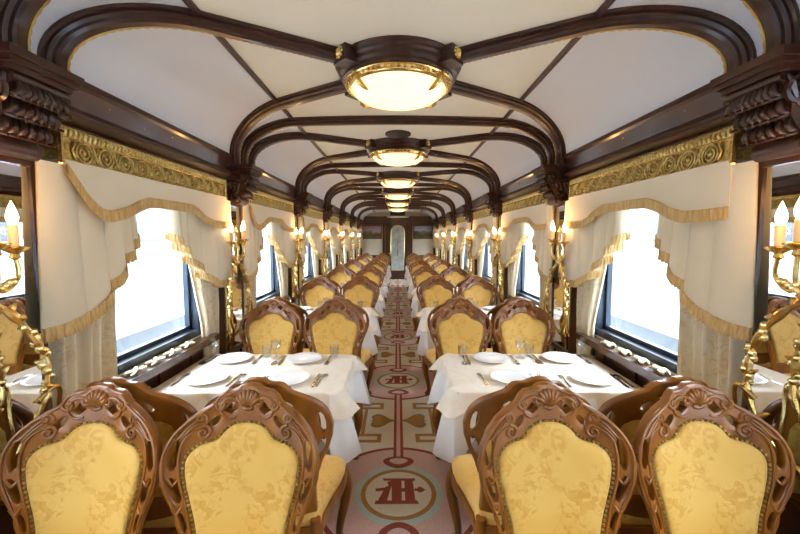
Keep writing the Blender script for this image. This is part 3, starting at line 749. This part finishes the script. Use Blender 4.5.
for k in range(-1, 6):
    for s in (-1, 1):
        cx_, cy_ = s*(TX0+TX1)/2, pier(k)+TY
        nm = ORD[k] if k >= 0 else 'nearest'
        where = '%s table %s of the aisle' % (nm, SIDE[s]) if k >= 0 else 'table beside the camera on the %s' % SIDE[s]
        t = empty('dining_table', (cx_, cy_, 0), PI if s < 0 else 0); tag(t, 'pedestal dining table hidden under cloths, %s' % where, 'table', 'dining tables')
        link('table_top', TT, t, (0,0,TZ)); link('pedestal', TL, t, (0,0,TZ))
        c = link('white_tablecloth', CLOTH[1][0], None, (cx_, cy_, TZ), (0,0,PI if s < 0 else 0)); tag(c, 'long white under-cloth hanging in folds from the %s' % where, 'tablecloth', 'white tablecloths')
        c = link('cream_tablecloth', CLOTH[1][1], None, (cx_, cy_, TZ), (0,0,PI if s < 0 else 0)); tag(c, 'short cream damask overcloth spread on the %s' % where, 'tablecloth', 'cream overcloths')
        if k < 0: continue
        ztop = TZ+.0055
        for seat, x in (('aisle', .675), ('window', 1.175)):
            for side, y, r in (('near', -.175, 0), ('far', .20, PI)):
                j = random.uniform(-.012,.012); jx = random.uniform(-.015,.015)
                wl = '%s side of %s by the %s' % (side, where, seat)
                wl = '%s %s-seat setting of the %s' % (side, seat, where)
                po = link('dinner_plate', PLATE, None, (s*x+jx, cy_+y+j, ztop)); po.scale = (.9,.9,1); tag(po, 'white porcelain plate, '+wl, 'plate', 'white dinner plates')
                f = 1 if r == 0 else -1
                for me, nme, off, cat in ((FK,'dinner_fork',-.168,'fork'), (KN,'table_knife',.162,'knife'), (SP,'soup_spoon',.192,'spoon')):
                    co = link(nme, me, None, (s*x+jx+f*off, cy_+y+j*2, ztop), (0,0,r+random.uniform(-.12,.12)))
                    tag(co, 'steel %s beside the plate, %s' % (cat, wl), cat, 'steel %ss on the tables' % cat)
        for i, (x, y, me, nme, cat) in enumerate(((.47,.285,GL_BODY,'water_tumbler','tumbler'), (.885,.255,WINE,'wine_glass','wine glass'), (.965,.295,GL_BODY,'water_tumbler','tumbler'), (1.345,.285,WINE,'wine_glass','wine glass'))):
            go = link(nme, me, None, (s*x, cy_+y, ztop))
            tag(go, 'clear %s at %s, far edge of %s' % (cat, ('aisle end','mid table','mid table','window end')[i], where), 'glass', 'glasses on the tables')

# ------------------------------------------------------------------ pelmets, valances, drapes
PL = .735; PX = 1.365
def frieze_meshes():
    pl = MB().box(0, .10, -PL, PL, 1.945, 2.088)
    fr_ = MB()
    for z in (1.948, 2.046, 2.084): fr_.tube([(-.004, -PL, z), (-.004, PL, z)], .007, 6)
    for y in (-PL, PL): fr_.tube([(-.004, y, 1.93+.01*i) for i in range(17)], [.013 if i % 2 else .009 for i in range(17)], 6)
    gd = MB(); n = 58
    for i in range(n):
        y = -PL+.02+(2*PL-.04)*i/(n-1); gd.tube([(-.004, y, 2.050), (-.012, y, 2.066), (-.004, y, 2.080)], .010, 5)
    ro = MB()
    def rg(r, t, n_=16): return [(-.006, r*math.cos(2*PI*i/n_), r*math.sin(2*PI*i/n_)) for i in range(n_+1)]
    ro.tube(rg(.042,0), .0055, 5); ro.tube(rg(.025,0,12), .005, 5); ro.blob((-.006,0,0), (.008,.011,.011), 8, 4)
    for sg in (-1,1):
        for tz in (-1,1):
            ro.tube([(-.005, sg*.060, 0), (-.008, sg*.052, tz*.022), (-.005, sg*.040, tz*.040)], [.004,.006,.003], 5)
    return pl.mesh('brass_plate','old_brass',False), fr_.mesh('border_bead','brass'), gd.mesh('gadroon_band','old_brass',angle=80), ro.mesh('rosette','old_brass',angle=80)
FZ = frieze_meshes()
VB = [(-.735,1.745),(-.62,1.74),(-.50,1.742),(-.40,1.765),(-.30,1.81),(-.22,1.832),(0,1.835),(.22,1.832),(.30,1.81),(.40,1.765),(.50,1.742),(.62,1.74),(.735,1.745)]
def lerp_tab(tab, t):
    for (a, b), (c, d_) in zip(tab, tab[1:]):
        if t <= c: return b+(d_-b)*(t-a)/(c-a)
    return tab[-1][1]
def fringe_strip(path, h, amp=.006):
    """dense corrugated strip hanging below a path of points (x,y,z)"""
    pts = [Vector(p) for p in path]; dense = []
    for a, b in zip(pts, pts[1:]):
        n = max(2, int((b-a).length/.008)); dense += [a.lerp(b, j/n) for j in range(n)]
    dense.append(pts[-1]); mb = MB(); R = []
    for lv, am in ((.012,.3),(.0,1),(-.35*h,.8),(-h,1.5)):
        R.append([(p.x-.005-(amp*am if i % 2 else 0), p.y, p.z+lv-(.006 if (i % 2 and lv < -.5*h) else 0)) for i, p in enumerate(dense)])
    mb.loft(R, False)
    back = [[(p[0]+.006, p[1], p[2]) for p in r] for r in R]
    mb.loft(back[::-1], False)
    return mb
def valance_meshes(near):                            # near: local y sign of the end towards the camera
    tab = [(-.735,1.925),(-.69,1.875),(-.62,1.80),(-.55,1.748),(-.50,1.742)] + VB[3:]
    if near == 0: tab = VB
    if near > 0: tab = [(-a, b) for a, b in reversed(tab)]
    n = 60; ys = [-PL+2*PL*i/n for i in range(n+1)]
    cl = MB(); R = []
    for q in range(7):
        t = q/6
        R.append([(-.012+.008*math.sin(y*14)*t*.6, y, 1.95+(lerp_tab(tab,y)-1.95)*t) for y in ys])
    R = [[(.10, -PL-.002, r[0][2])] + r + [(.10, PL+.002, r[-1][2])] for r in R]
    cl.loft(R, False); cl.loft([[(x+.004, y, z) for x, y, z in r] for r in R[::-1]], False)
    fr_ = fringe_strip([(-.014+.005*math.sin(y*14), y, lerp_tab(tab,y)+.006) for y in ys], .040)
    # fringed fall at the outer edge, above the tail
    return cl.mesh('valance_cloth','valance_cloth',angle=80), fr_.mesh('fringe','fringe',False)
VM = {1: valance_meshes(0), -1: valance_meshes(1)}
# pleats of a tail: from the outer edge (u = 0) to the window; each has a slanting fringed foot
PLEATS = [(-.105,.165,1.272,1.296,.000),(.115,.345,1.285,1.385,.028),(.305,.475,1.410,1.500,.050),(.435,.545,1.530,1.590,.068),(.510,.600,1.605,1.655,.080)]
def tail_meshes(sy):
    out = []
    for (u0, u1, z0, z1, dx) in PLEATS:
        cl = MB(); n = 8; R = []
        for q in range(6):
            t = q/5; zt = 1.93
            row = []
            for i in range(n+1):
                f = i/n; u = u0+(u1-u0)*f*(.82+.18*t) + (.03 if u0 < 0 else 0)*(1-t)
                x = .004 + dx - .026*math.sin(min(1,f*1.1)*PI)*(.35+.65*t) + .045*f**4 + .006*math.sin(f*9+u0*30)*t
                row.append((x, sy*(-PL-.02+u), zt+(z0+(z1-z0)*f-zt)*t))
            if u0 < 0: row = [(.07, row[0][1]+sy*.085, row[0][2]), (.03, row[0][1]+sy*.022, row[0][2])] + row     # outer edge returns to the pier
            R.append(row)
        cl.loft(R, False); cl.loft([[(x+.006, y, z) for x, y, z in r] for r in R[::-1]], False)
        e = R[-1]
        fold = [(x+.018, y, z+.012) for x, y, z in e[::-1][:5]]
        fr_ = fringe_strip(e, .040)
        f2 = fringe_strip([(e[-1][0]+.012+.004*i, e[-1][1]-sy*.028*i, e[-1][2]+.012*i*0+.006*i) for i in range(4)], .036)
        fr_.add(f2.v, f2.f)
        out.append((cl.mesh('pleat','valance_cloth',angle=80), fr_.mesh('fringe','fringe',False)))
    return out
TAIL = {1: tail_meshes(1), -1: tail_meshes(-1)}
def drape_mesh(sy, near):
    mb = MB(); R = []; n = 44
    ins = [(.50,.40),(.85,.375),(1.3,.34),(1.95,.27)] if near else [(.50,.53),(.80,.50),(1.0,.49),(1.3,.42),(1.6,.34),(1.95,.27)]
    for q in range(22):
        z = .50+(1.95-.50)*q/21; i0 = lerp_tab(ins, z); o0 = .755
        row = []
        for i in range(n+1):
            f = i/n; y = o0+(i0-o0)*f
            am = .022*(.6+.4*abs(o0-i0)/.4)
            row.append((.098+am*math.sin(f*5.5*2*PI+.4*math.sin(z*3)) + .008*math.sin(f*17+z*2), -sy*y, z))
        R.append(row)
    mb.loft(R, False); mb.loft([[(x+.004, y, z) for x, y, z in r] for r in R[::-1]], False)
    return mb.mesh('curtain_drape','drape_fabric',angle=80)
DR = {(sy, nr): drape_mesh(sy, nr) for sy in (1, -1) for nr in (True, False)}
SCR = MB()
for sg in (-1, 1):                                   # an S-scroll: two volutes joined by a leafy stem, lying on the sill
    SCR.tube([(sg*.016*(1-.8*t)*math.sin(2*PI*1.3*t+.4)+sg*.008, sg*(.042+.020*(1-.8*t)*math.cos(2*PI*1.3*t+.4)), .014+.010*t) for t in [i/16 for i in range(17)]], [.008-.003*i/16 for i in range(17)], 6)
    SCR.tube(smooth_open([(0,0,.016), (-sg*.016,sg*.022,.022), (-sg*.022,sg*.045,.016), (-sg*.016,sg*.066,.010)], 4), [.010,.011,.012,.012,.011,.010,.009,.008,.007,.006,.005,.004,.003], 6)
SCR.tube([(-.018,-.026,.014),(0,0,.020),(.018,.026,.014)], .008, 6); SCR.blob((0,0,.018), (.013,.018,.014), 8, 5)
SCR = SCR.mesh('gilt_scroll', 'sill_gilt')
for k in range(0, 7):
    for s in (-1, 1):
        rz = 0 if s > 0 else PI
        nm = '%s window, %s wall' % (ORD[k], SIDE[s])
        o = empty('brass_pelmet', (s*PX, bay(k), 0), rz); tag(o, 'embossed brass pelmet of rosettes over the %s' % nm, 'pelmet', 'brass pelmets over the windows')
        link('brass_plate', FZ[0], o); link('border_bead', FZ[1], o); q = link('gadroon_band', FZ[2], o); q['kind'] = 'stuff'
        for i in range(11): link('rosette', FZ[3], o, (0, -.62+.124*i, 1.997))
        o = empty('window_valance', (s*PX, bay(k), 0), rz); tag(o, 'cream valance with gold fringe and pleated tails at the %s' % nm, 'valance', 'fringed valances')
        v_ = link('valance_cloth', VM[s][0], o); link('fringe', VM[s][1], v_)
        for sy in (1, -1):
            for a, b in TAIL[sy]:
                p_ = link('pleat', a, o); link('fringe', b, p_)
        for sy in (1, -1):
            nf = 'near' if (sy*s > 0) else 'far'
            o = link('curtain_drape', DR[(sy, nf == 'near')], None, (s*PX, bay(k), 0), (0,0,rz))
            tag(o, 'cream damask curtain on the %s side of the %s' % (nf, nm), 'curtain', 'damask curtains')
        o = empty('sill_scrollwork', (s*1.445, bay(k), WZ0-.012), rz); tag(o, 'pale gilt scrollwork lying on the sill of the %s' % nm, 'ornament', 'gilt scrolls on the sills')
        for i in range(4): link('gilt_scroll', SCR, o, (0, -.255+.17*i, .0))

# ------------------------------------------------------------------ pier mirrors and sconces
MX = 1.40
def mirror_parts(o):
    part('mirror_glass', MB().box(0, .01, -.175, .175, .70, 1.90), 'mirror', o, smooth=False)
    f = MB()
    for a, b in ((-.195,-.175),(.175,.195)): f.box(-.008, .10, a, b, .66, 1.935)
    f.box(-.014, .10, -.175, .175, 1.90, 1.935); f.box(-.014, .10, -.175, .175, .66, .70)
    part('mirror_frame', f, 'panel_wood', o, smooth=False)
    part('backing_board', MB().box(.012, .10, -.175, .175, .70, 1.90), 'panel_wood', o, smooth=False)
mo = empty('pier_mirror'); mirror_parts(mo); remember(mo)
def make_sconce():
    o = empty('wall_sconce')
    # x points from wall (0) toward the car (negative), y along the wall
    part('wall_plate', MB().tube([(-.012,0,.80),(-.012,0,1.42)], .018, 8).blob((-.014,0,.80), (.016,.05,.05), 10, 6).blob((-.014,0,1.42), (.016,.04,.05), 10, 6), 'brass', o)
    for sg in (-1, 1):
        loop = smooth_open([(-.03,0,.82),(-.07,sg*.09,.90),(-.085,sg*.175,1.02),(-.09,sg*.188,1.14),(-.085,sg*.168,1.25),(-.08,sg*.10,1.36),(-.07,sg*.03,1.43),(-.07,0,1.47)], 5)
        n = len(loop)
        lp = part('vine_loop', MB().tube(loop, [.0125+.004*math.sin(i*1.3) for i in range(n)], 7), 'brass', o)
        lf = MB()
        for i in range(6, n-5, 2):
            c = loop[i]; a = i*2.1
            lf.tube([c, c+Vector((-.014*math.cos(a), .016*math.sin(a), .018)), c+Vector((-.026*math.cos(a), .034*math.sin(a), .022+.01*math.sin(i)))], [.010,.012,.003], 5)
        for i in range(12, 24): lf.blob(loop[i]+Vector((-.008*math.cos(i*1.7), .012*math.sin(i*1.7), 0)), .015, 6, 4)
        part('leaf_cluster', lf, 'brass', lp)['kind'] = 'stuff'
        tw = smooth_open([(-.085,sg*.155,1.04),(-.10,sg*.20,1.075),(-.10,sg*.225,1.05),(-.09,sg*.215,.95),(-.06,sg*.20,.86)], 4)
        part('side_tendril', MB().tube(tw, [.009]*6+[.008]*5+[.007]*4+[.004]*2, 6), 'brass', o)
    part('central_stem', MB().lathe([(.004,1.40),(.020,1.42),(.012,1.45),(.024,1.48),(.014,1.51),(.026,1.54),(.016,1.58),(.010,1.66),(.018,1.68),(.002,1.72)], 12, (-.075,0,0)), 'brass', o)
    for ci, (x, y, z) in enumerate(((-.085,.11,1.60),(-.135,0,1.615),(-.085,-.11,1.60))):
        arm = MB().tube(smooth_open([(-.075, 0, 1.50), (-.075+(x+.075)*.6, y*.6, 1.455), (x, y*1.05, 1.50), (x, y, z-.03)], 5), [.010-.0002*i for i in range(16)], 7)
        for i in range(6): arm.blob((-.075+(x+.075)*(.3+.12*i), y*(.3+.12*i), 1.475-.01*math.sin(i)), .013, 6, 4)
        ao = part('candle_arm', arm, 'brass', o)
        part('drip_pan', MB().lathe([(.004,-.045),(.016,-.035),(.012,-.022),(.036,-.006),(.040,.0),(.034,.004),(.016,.006)], 14, (x, y, z)), 'brass', ao)
        cs_ = part('candle', MB().lathe([(.014,.004),(.0145,.075),(.010,.078)], 12, (x, y, z)), 'candle_sleeve', o)
        part('flame_bulb', MB().lathe([(.008,.076),(.015,.090),(.0175,.104),(.014,.122),(.007,.142),(.001,.158)], 12, (x, y, z)), 'flame_bulb', cs_)
    return o
so = make_sconce(); remember(so)
f1 = True
for k in range(0, 7):
    for s in (-1, 1):
        a = mo if f1 else copy_tree(mo); b = so if f1 else copy_tree(so); f1 = False
        a.location = (s*MX, pier(k)-.05, 0); a.rotation_euler = (0,0,0 if s > 0 else PI)
        tag(a, 'tall pier mirror in dark frame, %s pier from the camera, %s wall' % (ORD[k], SIDE[s]), 'mirror', 'pier mirrors')
        b.location = (s*MX, pier(k)-.145, 0); b.rotation_euler = (0,0,0 if s > 0 else PI)
        tag(b, 'gilded vine candelabra sconce lit at the %s pier from the camera, %s wall' % (ORD[k], SIDE[s]), 'sconce', 'gilded wall sconces')
        l = bpy.data.lights.new('sconce_light', 'POINT'); l.energy = SCONCE_W; l.color = (1.0,.50,.16); l.shadow_soft_size = .03
        link('sconce_light', l, b, (-.17, 0, 1.80))

# ------------------------------------------------------------------ outside: snow and a train on the next track
struct(part('ground', MB().box(-60, 60, -40, 60, -1.2, -1.1), 'snow', smooth=False))
for s in (-1, 1):
    t = empty('passenger_train', (s*6.2, 8, -1.1))
    part('car_body', MB().box(-1.4, 1.4, -22, 22, 1.0, 3.7), 'train_paint', t, smooth=False)
    part('car_roof', MB().loft([[(1.4*math.cos(a), y, 3.7+.45*math.sin(a)) for a in [PI*i/10 for i in range(11)]] for y in (-22, 22)], True, True, True), 'train_roof', t)
    WM_ = MB().box(-1.42, -1.38, -.75, .75, 2.65, 3.30).mesh('car_window', 'train_glass', False)
    for i in range(20): link('car_window', WM_, t, (0 if s > 0 else 2.8, -20+2.1*i, 0))
    part('underframe', MB().box(-1.2, 1.2, -22, 22, .35, 1.0), 'train_glass', t, smooth=False)
    tag(t, 'pale passenger train on the snowy track outside the %s windows' % SIDE[s], 'train')
